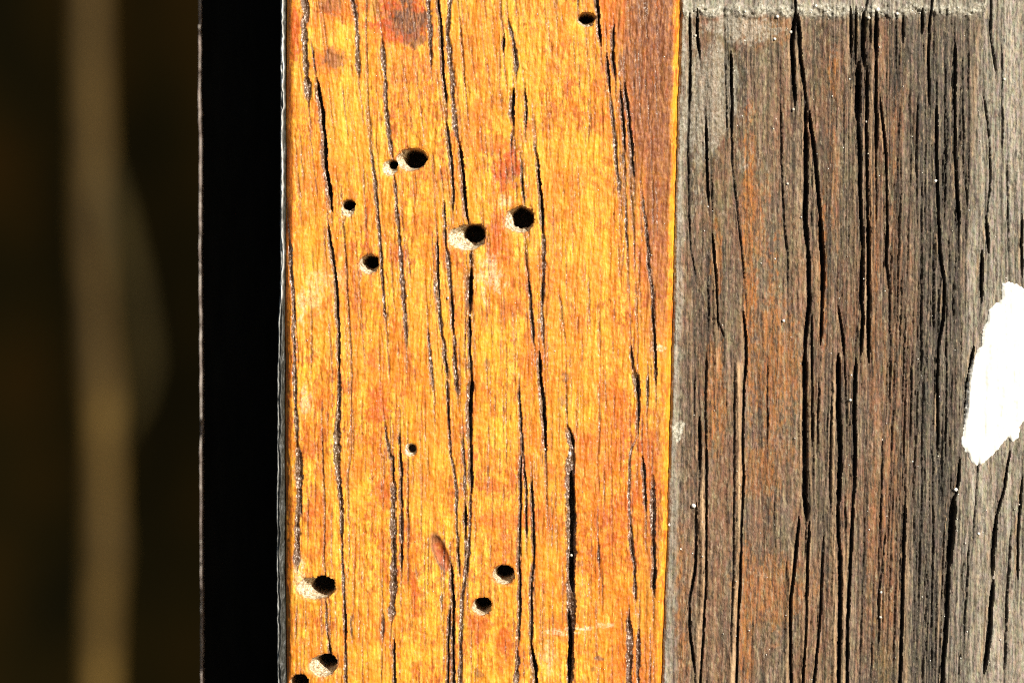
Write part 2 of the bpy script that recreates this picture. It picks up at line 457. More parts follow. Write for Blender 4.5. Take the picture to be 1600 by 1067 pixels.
    # the darkened right margin, strongest at the top
    lim = np.interp(Y, [-420, 0, 130, 270, 420, 560, 800, 1490], [960, 965, 978, 995, 1008, 1024, 1012, 1000])
    edge = sstep(-34, 26, X - lim + fbm(X / 12, Y / 90, 4, 4, 0.65) * 30)
    amt = np.interp(Y, [-420, 0, 200, 330, 480, 600, 760, 1000, 1490], [1.0, 1.0, 0.95, 0.85, 0.55, 0.12, 0.42, 0.3, 0.4])
    np.maximum(F.A('dark'), edge * amt * 0.88, out=F.A('dark'))
    warm = sstep(-60, 10, X - lim + fbm(X / 25, Y / 60, 9, 4) * 25) * amt
    np.maximum(F.A('stain_shade'), warm * 0.65, out=F.A('stain_shade'))
    # the bare yellow arris along the right edge
    clean = sstep(13, 7, dr + fbm(X * 0, Y / 22, 12, 3) * 3)
    for k in ('dark', 'stain_shade', 'deep'): F.att[k] *= 1 - 0.92 * clean
    np.maximum(F.A('stain_shade'), 0.6 * sstep(13, 5, dl + fbm(X * 0, Y / 25, 5, 3) * 4), out=F.A('stain_shade'))  # shade of the left edge rounding away from the sun, put into the colour
    # fine pores everywhere
    for i in range(1000):
        x = rnd.uniform(456, 1030); y = rnd.uniform(-120, 1090)
        ln = rnd.uniform(18, 130); y2 = y + ln
        x2 = x + float(drift(x, y)) * ln
        F.crack([(x, y), (x2, y2)], rnd.uniform(1.5, 2.6), rnd.uniform(0.5, 1.8), 'groove', rnd.uniform(0.12, 0.6), None, 20 + i, 0.8)
    B, G, Rr = 'b', 'g', 'r'
    C = [
     # left margin and first long cracks
     (G, 9, [(475.7, -60), (475.7, 0), (479.5, 25), (474, 38), (477, 101), (482, 168)]),
     (B, 9, [(493, 122), (501, 162), (507, 215), (509, 262), (513, 285), (516, 309), (517.5, 334)]),
     (G, 3, [(486, 60), (493, 122)]),
     (B, 6, [(512.5, 350), (517, 384), (525, 438), (526, 455), (529, 500), (530, 580)]),
     (G, 9, [(530, 570, 5), (529, 627, 6), (526, 678, 11), (526, 720, 12), (530, 750, 9), (532.5, 777, 7), (533.6, 822, 7), (534.5, 850, 4)]),
     (G, 4, [(534, 838), (535.5, 897), (539, 963)]), (B, 6, [(537, 945), (539.5, 968), (539, 1004)]), (G, 5, [(539, 990), (540, 1080), (541, 1160)]),
     (G, 6, [(550, -80), (550, 0), (556.7, 30), (558, 63), (559, 101), (560.5, 128)]),
     (Rr, 3.5, [(572, -40), (572, 76), (574, 152), (577, 192), (582, 253)]), (G, 5, [(577, 222), (586, 286), (592, 357), (597, 422), (601, 490), (603.5, 510)]),
     (Rr, 3.2, [(601, 490), (605, 525), (608.6, 600)]),
     (G, 6.5, [(597, 60), (601, 114), (603.5, 177), (608.6, 222), (612, 250)]), (G, 6, [(615, 274), (621, 346), (626, 397), (630, 448), (632.6, 495), (635, 548)]),
     (G, 6.5, [(668, -90), (669, 0), (672, 50), (673, 110)]),
     (B, 6.5, [(683, -60), (684.5, 0), (689.6, 50), (692, 108), (696, 152), (697, 170)]),
     (G, 6.5, [(705, -60), (703.5, 0), (698.4, 50), (706, 126), (711, 202), (718, 232)]), (B, 7, [(717, 222), (719.5, 236), (723, 270), (727, 329), (733, 352)]),
     (Rr, 5, [(719, 40), (722.5, 89), (727.5, 144)]),
     (B, 6, [(696, 190), (701, 228), (706, 262), (708.5, 296), (707, 332)]),
     (B, 5.5, [(692.5, 314), (694.6, 347), (696, 386)]), (G, 6, [(696, 378), (700, 402), (703.5, 448), (706, 468)]),
     (B, 6, [(704.7, 455), (707, 500), (709, 525)]), (G, 5.5, [(708, 515), (710, 551), (713.6, 602), (715, 628)]),
     (B, 5, [(683, 370), (684.5, 422), (687, 476)]), (G, 4, [(678, 428), (680.7, 474)]),
     (G, 5.5, [(681, 450), (687, 488), (691, 531), (698.4, 582)]), (B, 5.5, [(696, 560), (698.4, 592)]), (G, 5, [(698.4, 585), (698.6, 614), (701, 640)]), (B, 5, [(700, 628), (701.5, 672)]), (G, 4.5, [(702, 660), (704.7, 715), (710, 739), (713.5, 777), (713.5, 817)]),
     (B, 4.5, [(713.5, 800), (715.8, 862), (719, 900)]),
     (G, 6, [(737, 384), (735.5, 425)]), (B, 9, [(735.5, 418), (735, 455), (734, 490)]), (B, 6, [(733, 486), (734, 551), (736.4, 590)]),
     (B, 9, [(736.4, 582), (736.4, 602), (734, 642), (735, 700)]), (B, 7, [(735, 690), (736, 727), (735.5, 772)]), (G, 5, [(735, 765), (733, 830), (730, 900)]),
     (B, 6, [(726, 782), (727, 817), (726.5, 836)]), (G, 6, [(727, 825), (727, 888), (722, 940), (721, 963), (720, 1008), (718, 1080), (717, 1150)]),
     (B, 7.5, [(704, 880), (706.5, 905), (708.7, 941), (708, 968)]), (B, 5.5, [(703, 942), (701, 990), (700, 1070), (699, 1150)]), (B, 7, [(708, 960), (708, 1000), (709, 1080), (710, 1180)]),
     (G, 5, [(668.5, 511), (673, 571), (678, 619)]),
     (G, 4.5, [(722.5, 674), (724.8, 727), (726, 780)]),
     (G, 7, [(610, 708), (613.4, 722)]), (B, 5, [(613, 712), (615.7, 755)]), (G, 9, [(614, 745), (613.4, 784), (613.4, 806), (614.6, 862), (615, 880), (613, 941), (610, 976)]),
     (B, 5.5, [(615, 998), (616.3, 1030), (616.5, 1080), (617, 1160)]),
     (G, 5, [(622, 676), (625, 700)]), (B, 5.5, [(624.7, 698), (627, 739), (627, 800)]), (G, 6, [(627, 790), (627, 831), (628, 860)]), (B, 5.5, [(628, 850), (627, 894)]),
     (Rr, 4, [(637, 708), (637, 795), (637, 866)]), (G, 5, [(600, 655), (605.6, 700), (611, 722)]),
     (Rr, 4, [(503, 690), (505.5, 761), (506.6, 806), (505.5, 862), (508, 902)]), (G, 4.5, [(508.8, 934), (511, 985), (514.5, 1008)]), (B, 6, [(514.5, 998, 3), (517.7, 1026, 9)]),
     (G, 6, [(451.5, 370), (455.4, 435), (457.5, 480), (459, 526), (460.5, 602), (462, 652), (464, 700)]), (G, 9, [(463, 690), (466, 716), (467, 772), (464, 822), (464, 895)]),
     (Rr, 3.5, [(464, 930), (461, 1010)]), (Rr, 3, [(507, 338), (507.5, 415)]), (Rr, 4, [(535, 338), (537.7, 372), (541.5, 435), (544, 490), (546.5, 526), (549, 576), (548, 660), (548, 705), (542, 750), (545, 820)]),
     (Rr, 3, [(486, 470), (486, 600)]), (Rr, 3, [(468, 200), (474, 290)]), (Rr, 3, [(566, 250), (571, 330), (573, 372)]),
     # middle
     (Rr, 4, [(783, -30), (781.8, 25), (784, 42)]), (B, 5, [(787, 52), (786.5, 83)]), (Rr, 3.5, [(780.5, 70), (781.8, 126)]),
     (G, 5.5, [(793, 28), (802, 63), (807, 101), (805.8, 128)]), (B, 3.5, [(803, 70), (806.5, 110)]),
     (B, 8, [(802.5, 138), (800.8, 177), (802, 198)]), (G, 4.5, [(800, 199), (798, 238)]), (B, 5, [(819, 139), (823, 177), (821, 205)]),
     (B, 4, [(813, 245), (816, 283), (819.7, 324)]), (Rr, 3, [(807, 285), (807, 318)]),
     (Rr, 4, [(819.7, 364), (822, 410), (826, 440)]), (B, 4.5, [(825, 430), (828, 455), (831, 500), (835, 542)]),
     (G, 4, [(834, 215), (838, 250)]), (B, 7, [(838, 240), (843.8, 291), (847.6, 334), (848.5, 365)]), (G, 5.5, [(848.5, 355), (848.8, 435), (846, 490), (847, 510), (850, 545)]), (B, 4.5, [(847.5, 440), (848, 475)]),
     (B, 8, [(842, 548), (846, 602), (851, 665), (852.3, 706)]), (G, 4, [(852.5, 700), (852.5, 730)]), (Rr, 4, [(853.6, 764), (854.7, 808)]),
     (B, 4.5, [(810.5, 600), (813.4, 652), (816, 718)]), (B, 5.5, [(815, 700), (813, 739), (814, 784), (812, 840), (811, 880), (812, 900), (811, 963), (809, 1010)]),
     (G, 7, [(806.6, 1008), (809, 1030), (805.5, 1080), (804, 1150)]), (B, 4, [(817.6, 710), (822, 768), (823, 845)]),
     (B, 5.5, [(830, 742), (833, 817), (834.5, 880)]), (B, 5.5, [(835, 868), (830, 900), (830, 963), (829, 1010)]), (B, 9, [(829, 1002, 5), (835.5, 1039, 9), (838, 1080, 9), (839, 1150, 7)]),
     (Rr, 3.5, [(871.6, 450), (876.7, 475), (881.7, 526), (885.5, 545)]), (Rr, 3.5, [(883, 600), (885.5, 668)]),
     (G, 13, [(886, 662, 9), (891, 694, 12), (893, 709, 14), (890, 723, 15), (890, 772, 15), (892, 817, 16), (892, 862, 15), (890.5, 900, 14), (891, 923, 13), (892, 952, 13), (893, 985, 12), (893, 1025, 11), (890, 1080, 10), (888, 1180, 8)]),
     # right cluster
     (B, 7, [(930, -60), (932, 0), (936, 50), (938.7, 74)]), (B, 6, [(959, 38), (957.7, 89), (961.5, 127)]), (B, 6, [(947, 83), (951, 119), (952.8, 146)]),
     (G, 5.5, [(952.6, 146), (959, 207), (962.7, 262), (967.8, 290), (967.8, 312)]), (B, 6.5, [(976, 129), (981.7, 177), (986.8, 228), (989, 262), (990.6, 278)]), (B, 5.5, [(969, 140), (974, 190), (976.6, 242)]),
     (G, 4, [(975, 235), (973.5, 262)]), (G, 3, [(902, -30), (902, 24)]),
     (G, 5, [(1002, 300), (1009.5, 351), (1013, 407), (1018, 448), (1021, 513)]), (B, 5, [(1019, 480), (1021, 513), (1024.7, 559), (1024.7, 602)]),
     (Rr, 3.5, [(975, 370), (971.6, 425)]), (Rr, 3.5, [(993, 430), (993, 470), (995.6, 513), (998, 542)]), (G, 4, [(977, 300), (980, 400)]), (Rr, 4, [(985, 290), (990, 350), (992, 410)]),
     (B, 5, [(985, 540), (989, 581)]), (G, 9, [(990, 572), (995.6, 602), (997, 628)]), (B, 5, [(996.5, 586), (998, 640), (996.5, 682)]), (G, 4.5, [(1012, 578), (1010.8, 645)]), (G, 4.5, [(994, 682), (986, 704), (983, 720), (983, 772), (986, 829), (989.7, 866)]),
     (B, 6, [(1003.5, 712), (1007.7, 761), (1008.8, 800)]), (G, 8, [(1019, 742), (1021, 795), (1020, 851)]), (B, 6.5, [(1021, 838), (1022, 885), (1021, 934)]), (G, 6, [(982, 826), (991, 885), (993, 944)]),
     (G, 9, [(982, 950), (984, 1008), (983, 1080), (982, 1150)]), (G, 6, [(998.7, 976), (996.5, 1030), (997.6, 1080), (997, 1150)]), (Rr, 4, [(1016.5, 1016), (1014, 1080)]),
     (Rr, 3.5, [(935, 600), (936, 690)]), (Rr, 3.5, [(943, 730), (944, 790)]), (G, 4, [(934, 840), (936, 890)]), (Rr, 3, [(700, 560), (702, 600)]), (Rr, 3, [(650, 880), (651, 910)]),
     (Rr, 4, [(728, 470), (726, 540)]), (G, 5, [(597, 953), (598, 985), (596, 1005)]), (G, 4, [(689, 918), (690, 960)]), (G, 3, [(548, 955), (550, 1005)]), (Rr, 3.5, [(920, 430), (922, 520)]),
    ]
    parts_from = len(F.parts)
    for i, (k, w, pts) in enumerate(C):
        if w >= 4:
            (xa, ya), (xb, yb) = pts[0][:2], pts[-1][:2]
            ta, tb = rnd.uniform(20, 70), rnd.uniform(20, 70)
            tail = [(xa - float(drift(xa, ya)) * ta, ya - ta)] + [p[:2] for p in pts] + [(xb + float(drift(xb, yb)) * tb, yb + tb)]
            F.crack(tail, 2.6, 1.6, 'groove', 0.6, None, 2000 + i, 1.0)
        if k == B:
            pp = [(p[0] - 0.2 * w, *p[1:]) for p in pts]
            F.crack(pp, w * 1.05, 0.55 * w, 'groove', 0.85, None, i, 1.1, lip=0.5)
            pp = [(p[0] + 0.14 * w, p[1], *[0.54 * v for v in p[2:]]) for p in pts]
            F.crack(pp, w * 0.54, (1.2 if w < 7 else 2.0) * w, 'crack', 0.95, 'crack' if w >= 5 else None, i, 1.1)
        elif k == G:
            F.crack(pts, w * 1.1, 0.62 * w if w < 10 else 7, 'groove', 0.92, 'crack' if w >= 8 else None, i, 1.2, lip=0.4)
        else:
            F.crack(pts, w, 0.6 * w, 'groove', 0.6, None, i, 1.0)
    # dark heart inside the widest groove
    for i, (w, pts) in enumerate([(8, [(893, 735), (894, 790), (896, 830)]), (7, [(893, 815), (894, 870), (893, 905)]), (9, [(892, 880), (896, 925)]), (6, [(889, 950), (891, 1000), (890, 1070)]), (5, [(890, 668), (897, 700)])]):
        F.crack(pts, w, 24, 'crack', 0.95, None, 300 + i, 1.2)
    # a torn reddish gouge
    g = np.hypot(((X - 689) * 0.93 + (Y - 864) * -0.36) / 11, ((X - 689) * 0.36 + (Y - 864) * 0.93) / 31)
    F.h -= 7 * np.clip(1 - g * g, 0, 1)
    np.maximum(F.A('stain_shade'), sstep(1.1, 0.7, g), out=F.A('stain_shade'))
    np.maximum(F.A('dark'), 0.95 * np.exp(-((g - 0.9) / 0.25) ** 2) * sstep(700, 690, X), out=F.A('dark'))
    np.maximum(F.A('dark'), 0.45 * sstep(1.05, 0.85, g), out=F.A('dark'))
    np.maximum(F.A('dark'), 0.85 * sstep(1.0, 0.8, g) * sstep(868, 845, Y + fbm(X / 5, Y / 8, 3, 3) * 14), out=F.A('dark'))
    # bore holes: mouth box and the darker shaft inside it
    H = [
     ((618.5, 666, 232.5, 267.5), (630, 666, 232.5, 265)), ((598, 620, 251, 275), (608, 620.5, 251, 264.5)),
     ((533.5, 554, 313, 339), (535.5, 554, 313, 329)), ((560, 591, 399, 428), (568, 591, 399.5, 421)),
     ((699.5, 758, 352, 392), (724, 758, 350.5, 381)), ((788, 834, 324, 364), (798.5, 834, 323.5, 359)),
     ((902.5, 929, 21, 42.5), (904, 929, 21, 35)), ((632.5, 650, 692.5, 713), (637.5, 649.5, 695, 708.5)),
     ((462, 522, 902, 936), (484, 522.5, 900, 932.5)), ((483, 525, 1024, 1057), (496, 525, 1022, 1047)),
     ((452, 481, 1054, 1086), (453, 481, 1054, 1083)), ((769, 803.5, 884, 912.5), (774.5, 803.5, 884, 907)),
     ((738.5, 767, 934, 961.5), (743, 767, 934, 956))]
    for i, (b, d) in enumerate(H):
        F.hole(b, d, 110 if i not in (7,) else 26, 34 if i not in (7, 1, 2) else 16, 'beetle_hole', 40 + i * 3)
    root, parts = F.build('varnished_board', mat_orange(), 0.016)
    tag(root, 'honey orange varnished board riddled with round beetle holes, beside the weathered grey board', 'board')
    return root, F

orange, FO = build_orange()

# ------------------------------------------------------------------ grey board
def build_grey():
    left = RIGHT + 1.2
    us = np.concatenate([np.linspace(0, 560, 431), 560 + np.cumsum(np.linspace(1.5, 9, 50))])
    us = us / us[-1]
    right = np.full_like(left, 1860.0)
    F = Field(ROWS, left, right, us)
    X, Y = F.X, F.Y
    for k in ('crack', 'outer', 'rust', 'cool', 'tan', 'pale'): F.A(k)
    # outline of the darker rectangle
    xr = np.interp(Y, [-420, 0, 20, 360, 500, 640, 720, 790, 900, 1067, 1490], [1532, 1530, 1529, 1511, 1503, 1497, 1497, 1489, 1481, 1472, 1450]) + fbm(X * 0, Y / 30, 5, 3) * 2
    yt = 22 + fbm(X / 22, Y * 0, 6, 3) * 4
    xl = np.interp(Y, [-420, 0, 500, 1067, 1490], [1068, 1068, 1060, 1052, 1046])
    n1 = fbm(X / 7, Y / 14, 2, 3) * 4
    n2 = fbm(X / 5, Y / 130, 15, 4, 0.65)
    inside = sstep(-12, 16, xr - X + n1 * 0.8 + n2 * 9) * sstep(-5, 6, Y - yt + n1) * sstep(-8, 12, X - xl + n1 * 2)
    fo = sstep(1700, 1560, X) * sstep(300, 1000, Y) * 0.15
    F.A('outer')[:] = np.clip(1 - inside - fo, 0, 1)
    base = -6.5
    fine = sstep(1390, 1440, X) * inside
    F.h = base + fbm(X / 40, Y / 200, 1, 3) * 3 + fbm(X / 9, Y / 190, 2, 4, 0.62) * 2.0 * (0.45 + 0.55 * inside) + fbm(X / 3.4, Y / 60, 4, 3, 0.6) * 0.9 + fbm(X / 3, Y / 6, 6, 3, 0.65) * 0.9 * (0.6 + 0.5 * inside) + fbm(X / 5, Y / 5, 8, 3, 0.6) * 0.9
    F.h += fine * fbm(X / 5.2, Y / 260, 11, 3, 0.6) * 2.2
    F.h += inside * 0.8
    # crumbly crust along the top and the right edge of the rectangle
    crust = np.exp(-((Y - yt + 6 + fbm(X / 14, Y / 14, 17, 3) * 6) / 9) ** 2) * (X > 1066) * (X < xr + 12)
    F.h += crust * (5 + 4 * fbm(X / 5, Y / 5, 13, 3))
    np.maximum(F.A('pale'), np.clip(crust * (0.85 + 0.9 * fbm(X / 12, Y / 8, 14, 4, 0.65)), 0, 1), out=F.A('pale'))
    rl = np.exp(-((X - xr - 1) / 3.2) ** 2) * sstep(20, 40, Y) * sstep(480, 300, Y)
    F.h += rl * 2.0
    rl *= np.clip(0.6 + 0.9 * fbm(X / 6, Y / 40, 16, 3), 0, 1)
    np.maximum(F.A('tan'), rl * 0.6, out=F.A('tan'))
    ed = sstep(18, 6, X - F.L[:, None] + fbm(X * 0, Y / 30, 3, 3) * 6)
    F.h += ed * 2.2
    np.maximum(F.A('pale'), ed * np.interp(Y, [0, 450, 750, 1067], [0.55, 0.45, 0.3, 0.2]) * np.clip(0.8 + 0.7 * fbm(X / 5, Y / 25, 19, 3), 0, 1), out=F.A('pale'))
    F.h -= 5 * np.clip(1 - (X - F.L[:, None]) / 4, 0, 1)
    # colour fields
    F.A('cool')[:] = inside * sstep(1395, 1450, X + fbm(X / 20, Y / 200, 4, 3) * 25) * 0.85
    F.blob('rust', 1172, 420, 12, 210, 0.95, 1, 0.35); F.blob('rust', 1212, 560, 42, 150, 0.8, 2, 0.6); F.blob('rust', 1180, 330, 22, 70, 0.7, 3)
    F.blob('rust', 1304, 115, 9, 40, 0.75, 4); F.blob('rust', 1405, 190, 12, 90, 0.35, 5, 0.7); F.blob('rust', 1195, 740, 45, 60, 0.55, 6, 0.7)
    F.blob('rust', 1205, 930, 55, 60, 0.65, 7, 0.7); F.blob('rust', 1120, 620, 18, 90, 0.7, 8, 0.6); F.blob('rust', 1165, 980, 14, 120, 0.8, 9, 0.5)
    F.blob('rust', 1195, 45, 40, 30, 0.45, 10); F.blob('rust', 1120, 405, 9, 60, 0.8, 11, 0.5); F.blob('rust', 1062, 950, 14, 120, 0.6, 12, 0.6)
    F.blob('rust', 1390, 760, 34, 260, 0.3, 13, 0.7); F.blob('rust', 1305, 300, 12, 140, 0.35, 14, 0.6); F.blob('rust', 1365, 420, 8, 200, 0.6, 15, 0.4)
    F.blob('rust', 1410, 450, 20, 160, 0.25, 16, 0.7); F.blob('rust', 1285, 420, 7, 120, 0.7, 17, 0.4)
    F.blob('pale', 1110, 150, 45, 110, 0.4, 18, 0.8); F.blob('pale', 1150, 40, 60, 24, 0.5, 19, 0.8); F.blob('pale', 1060, 672, 12, 14, 0.95, 20)
    F.att['rust'] *= inside
    rnd = random.Random(9)
    # fine checks everywhere
    for i in range(420):
        x = rnd.uniform(1066, 1700); y = rnd.uniform(-150, 1090); ln = rnd.uniform(30, 220)
        sl = -0.05 * max(0, (y - 500) / 500) if x > 1450 or y > 600 else 0.02
        k = 1.0 if x < 1530 else 0.7
        F.crack([(x, y), (x + sl * ln, y + ln)], rnd.uniform(1.6, 3.0), rnd.uniform(0.6, 2.2) * k, 'crack', rnd.uniform(0.12, 0.5) * k, None, 400 + i, 1.2)
    for i in range(260):     # thin dark lines between the big cracks
        x = rnd.uniform(1290, 1515); y = rnd.uniform(-60, 1000); ln = rnd.uniform(60, 300)
        F.crack([(x, y), (x - 0.03 * ln * (y > 350), y + ln)], rnd.uniform(1.5, 2.6), rnd.uniform(0.8, 2.4), 'crack', rnd.uniform(0.3, 0.75), None, 1300 + i, 0.8)
    for i in range(60):      # the closely ruled right part
        x = rnd.uniform(1395, 1512); y = rnd.uniform(0, 900); ln = rnd.uniform(120, 420)
        F.crack([(x, y), (x - 0.035 * ln, y + ln)], rnd.uniform(2.2, 3.6), rnd.uniform(1.5, 4.5), 'crack', rnd.uniform(0.3, 0.7), None, 930 + i, 1.4)
    # pale ridges beside cracks
    def ridge(pts, w, up, amt, seed):
        pts = np.array(pts, float)
        xc = np.interp(Y, pts[:, 1], pts[:, 0]) + fbm(X * 0, Y / 40, seed, 2) * 1.2
        m = np.exp(-((X - xc) / (w * 0.5)) ** 2) * sstep(pts[0, 1] - 6, pts[0, 1] + 18, Y) * sstep(pts[-1, 1] + 6, pts[-1, 1] - 18, Y)
        F.h[:] = F.h + m * up
        m = m * np.clip(0.62 + 0.8 * fbm(X / 6, Y / 45, seed + 20, 4, 0.65), 0.1, 1)
        np.maximum(F.A('tan'), m * amt, out=F.A('tan'))
    ridge([(1115, 380), (1119, 470), (1120, 590)], 7, 3, 0.7, 1)
    ridge([(1099, 720), (1098, 900), (1091, 1000), (1090, 1200)], 10, 5, 0.95, 2)
    ridge([(1153, 560), (1154, 640), (1154, 780), (1151, 900), (1146, 1000), (1144, 1200)], 9, 5, 0.95, 3)
    ridge([(1251, 20), (1256, 200), (1252, 300)], 6, 2, 0.5, 4); ridge([(1267, 560), (1269, 800), (1262, 940), (1248, 1200)], 7, 3, 0.6, 5)
    ridge([(1251, 600), (1250, 780)], 5, 2, 0.5, 6); ridge([(1303, 560), (1304, 1200)], 7, 3, 0.7, 7); ridge([(1319, 850), (1317, 1200)], 6, 3, 0.7, 8)
    ridge([(1348, 200), (1350, 480)], 5, 2, 0.5, 9); ridge([(1363, 90), (1363, 520)], 7, 3, 0.7, 10); ridge([(1420, 690), (1417, 900), (1412, 1200)], 7, 3, 0.6, 11)
    ridge([(1238, 850), (1230, 1000), (1228, 1200)], 6, 3, 0.55, 12); ridge([(1335, 230), (1336, 470)], 5, 2, 0.4, 13); ridge([(1472, 880), (1466, 1000)], 5, 2, 0.6, 14)
    F.parts.append(('stained_panel', 'dark brown rectangle with rusty streaks, framed by a pale crust'))
    F.owner[(inside > 0.5)] = 1
    C = [
     (6, [(1077, 18), (1078.5, 87), (1077, 175)]), (3.5, [(1076, 170), (1075, 245), (1077, 350), (1080, 392), (1089, 447)]), (6, [(1089, 14), (1089, 56), (1094, 93)]),
     (3.5, [(1133, 82), (1134.5, 140), (1136, 212)]), (7, [(1141.5, 80), (1143, 140), (1143, 214)]), (4, [(1143, 205), (1145, 262), (1154, 350), (1159, 392), (1164, 440)]),
     (6.5, [(1161, 485), (1165, 530), (1166, 560), (1163, 600)]), (5.5, [(1163, 590), (1162, 640), (1160, 690), (1162, 743), (1158, 831), (1156.6, 902), (1153, 973), (1151, 1080), (1149, 1180)]),
     (4, [(1148, 610), (1147, 725), (1146, 902), (1142, 1000)]),
     (6, [(1103, 186), (1105, 297), (1108, 322)]), (5, [(1112, 280), (1114, 334)]), (6, [(1113, 364), (1119, 445), (1122, 515)]), (4, [(1106, 440), (1108, 520)]), (4, [(1122, 500), (1133, 530)]),
     (4, [(1085.5, 574), (1085.5, 660)]), (5, [(1105, 545), (1103, 602), (1103, 700)]), (8, [(1093, 650), (1093, 690), (1093, 734)]), (6, [(1088, 785), (1086, 888), (1077, 937), (1077, 990), (1086, 1050)]),
     (5.5, [(1104, 690), (1103, 902), (1098, 1008), (1093, 1080), (1090, 1180)]), (4.5, [(1219.5, 155), (1222, 280), (1225.5, 350), (1231, 395), (1231, 448)]),
     (6, [(1243, -90), (1243, 0), (1243, 28)]), (9, [(1243, 15), (1237, 63), (1239.5, 122), (1242, 166)]), (9, [(1246, 22), (1250, 87), (1258, 150), (1259, 205)]),
     (11, [(1259, 196), (1259, 280), (1258, 340), (1262, 392)]), (9, [(1262, 383), (1264, 470), (1258, 528), (1257, 560)]), (11, [(1257, 548), (1257, 640), (1257, 700), (1257, 770), (1260, 815)]),
     (7, [(1248.5, 806), (1241, 888), (1235, 937), (1236, 1080), (1237, 1180)]), (6, [(1264, 815), (1261, 902), (1259, 990), (1254, 1080), (1251, 1180)]), (4, [(1271, 640), (1271, 765)]),
     (8, [(1264, 172), (1271, 227), (1278, 297), (1282, 345)]), (11.5, [(1281, 335), (1285, 410), (1285, 468)]), (7, [(1285, 455), (1282, 540)]), (5.5, [(1268, 490), (1269, 585), (1269, 700)]), (5, [(1280, 590), (1278, 700)]),
     (6, [(1287, 838), (1284, 902), (1280, 990), (1270, 1080), (1262, 1180)]),
     (6, [(1329, 10), (1330.5, 90)]), (6, [(1337, 10), (1337.5, 102)]), (10, [(1350, 14), (1348, 70), (1351.5, 110)]), (5, [(1358, -60), (1357, 0), (1350, 26)]), (10, [(1369, 14), (1369, 92)]),
     (8, [(1369, 88), (1369, 157), (1369, 240)]), (4.5, [(1369, 230), (1370, 352)]), (13, [(1341, 96), (1340, 140), (1339.5, 192)]), (8, [(1340, 188), (1343, 245), (1344.5, 340), (1348, 392)]), (7, [(1355, 102), (1353.5, 210), (1355, 280), (1355.5, 345)]),
     (4.5, [(1361, 25), (1359.5, 75)]), (8, [(1347, 386), (1345, 462), (1348, 497), (1345, 555)]), (8, [(1356, 338), (1357, 430), (1357, 568)]), (6, [(1309, 476), (1316.5, 522), (1320, 556)]),
     (11, [(1309.5, 552), (1309.5, 637), (1312, 700), (1310, 790)]), (9, [(1337.5, 560), (1334, 637), (1336, 700), (1333, 790)]), (4.5, [(1320, 560), (1323.5, 662)]),
     (8, [(1308.5, 785), (1309, 830), (1312, 860)]), (9.5, [(1312, 850), (1312, 937), (1310, 1080), (1309, 1180)]), (7, [(1333, 780), (1328, 888), (1324.5, 973), (1322.7, 1080), (1321, 1180)]), (5, [(1321, 782), (1321.5, 842)]),
     (5.5, [(1375, 152), (1385, 245), (1386.5, 350)]), (7, [(1386.5, 340), (1385, 403), (1389, 450)]), (4, [(1390, 440), (1392, 560), (1390, 640)]), (6, [(1411, 24), (1411, 68)]), (8, [(1441, 12), (1441, 54)]),
     (6, [(1458, -80), (1456.5, 0), (1453, 42), (1451, 105), (1453, 165)]), (7, [(1463, 164), (1463.5, 245), (1465, 300), (1466, 345)]), (7, [(1493, 66), (1491.5, 157), (1493, 245), (1499, 355)]),
     (4, [(1477.5, 100), (1477.5, 320)]), (4, [(1505, 80), (1505.5, 250)]), (4, [(1435, 145), (1432, 230), (1433, 285)]), (5, [(1510, 268), (1511.5, 320)]),
     (7.5, [(1466, 335), (1469, 392), (1476, 445), (1474, 497), (1466, 548)]), (6, [(1466, 538), (1465, 592), (1466, 710)]), (5, [(1459, 406), (1459.5, 520)]), (4, [(1440, 388), (1441, 590)]), (5, [(1490, 432), (1491, 505)]), (4, [(1480, 520), (1478, 700)]),
     (7, [(1414.5, 785), (1411, 888), (1409, 973), (1406, 1080), (1403, 1180)]), (4, [(1385, 826), (1373, 937), (1374, 1012)]), (4, [(1458, 690), (1458, 870), (1456, 1050)]), (4, [(1380, 680), (1376, 828)]),
     (5, [(1549.5, -70), (1549, 0), (1547.5, 52), (1554, 88), (1556, 112)]), (4.5, [(1537, 148), (1544, 192), (1547, 224)]), (4.5, [(1547.5, 222), (1547.5, 297), (1542, 345)]), (7, [(1540.5, 336), (1545.5, 396)]), (8.5, [(1535, 390), (1533.5, 430), (1533.5, 474)]),
     (6, [(1597, 335), (1597, 435)]), (8, [(1522, 540), (1512, 600), (1508, 655)]), (6, [(1500, 714), (1497.6, 754), (1490, 785)]), (14, [(1490, 776), (1487, 831), (1482, 890)]), (8.5, [(1483, 880), (1479, 973), (1471, 1080), (1466, 1180)]),
     (6, [(1579, 704), (1570, 760), (1557, 812)]), (10, [(1557, 804), (1551, 866), (1550.6, 900)]), (10.5, [(1552, 905), (1546, 980), (1538, 1054)]), (6, [(1598, 746), (1591, 831), (1591, 906)]), (5, [(1580.6, 828), (1573.6, 937), (1570, 1048)]),
     (5, [(1640, -80), (1645, 200), (1638, 420)]), (7, [(1672, 100), (1668, 420), (1655, 760)]), (6, [(1705, 500), (1690, 900), (1685, 1200)]), (4, [(1575, 250), (1577, 400)]), (4, [(1565, 60), (1567, 240)]),
     (4, [(1300, 620), (1297, 760)]), (4, [(1425, 560), (1423, 700)]), (4, [(1515, 850), (1506, 1000)]), (3.5, [(1530, 700), (1520, 860)]), (3.5, [(1200, 560), (1199, 690)]),
    ]
    under = {}
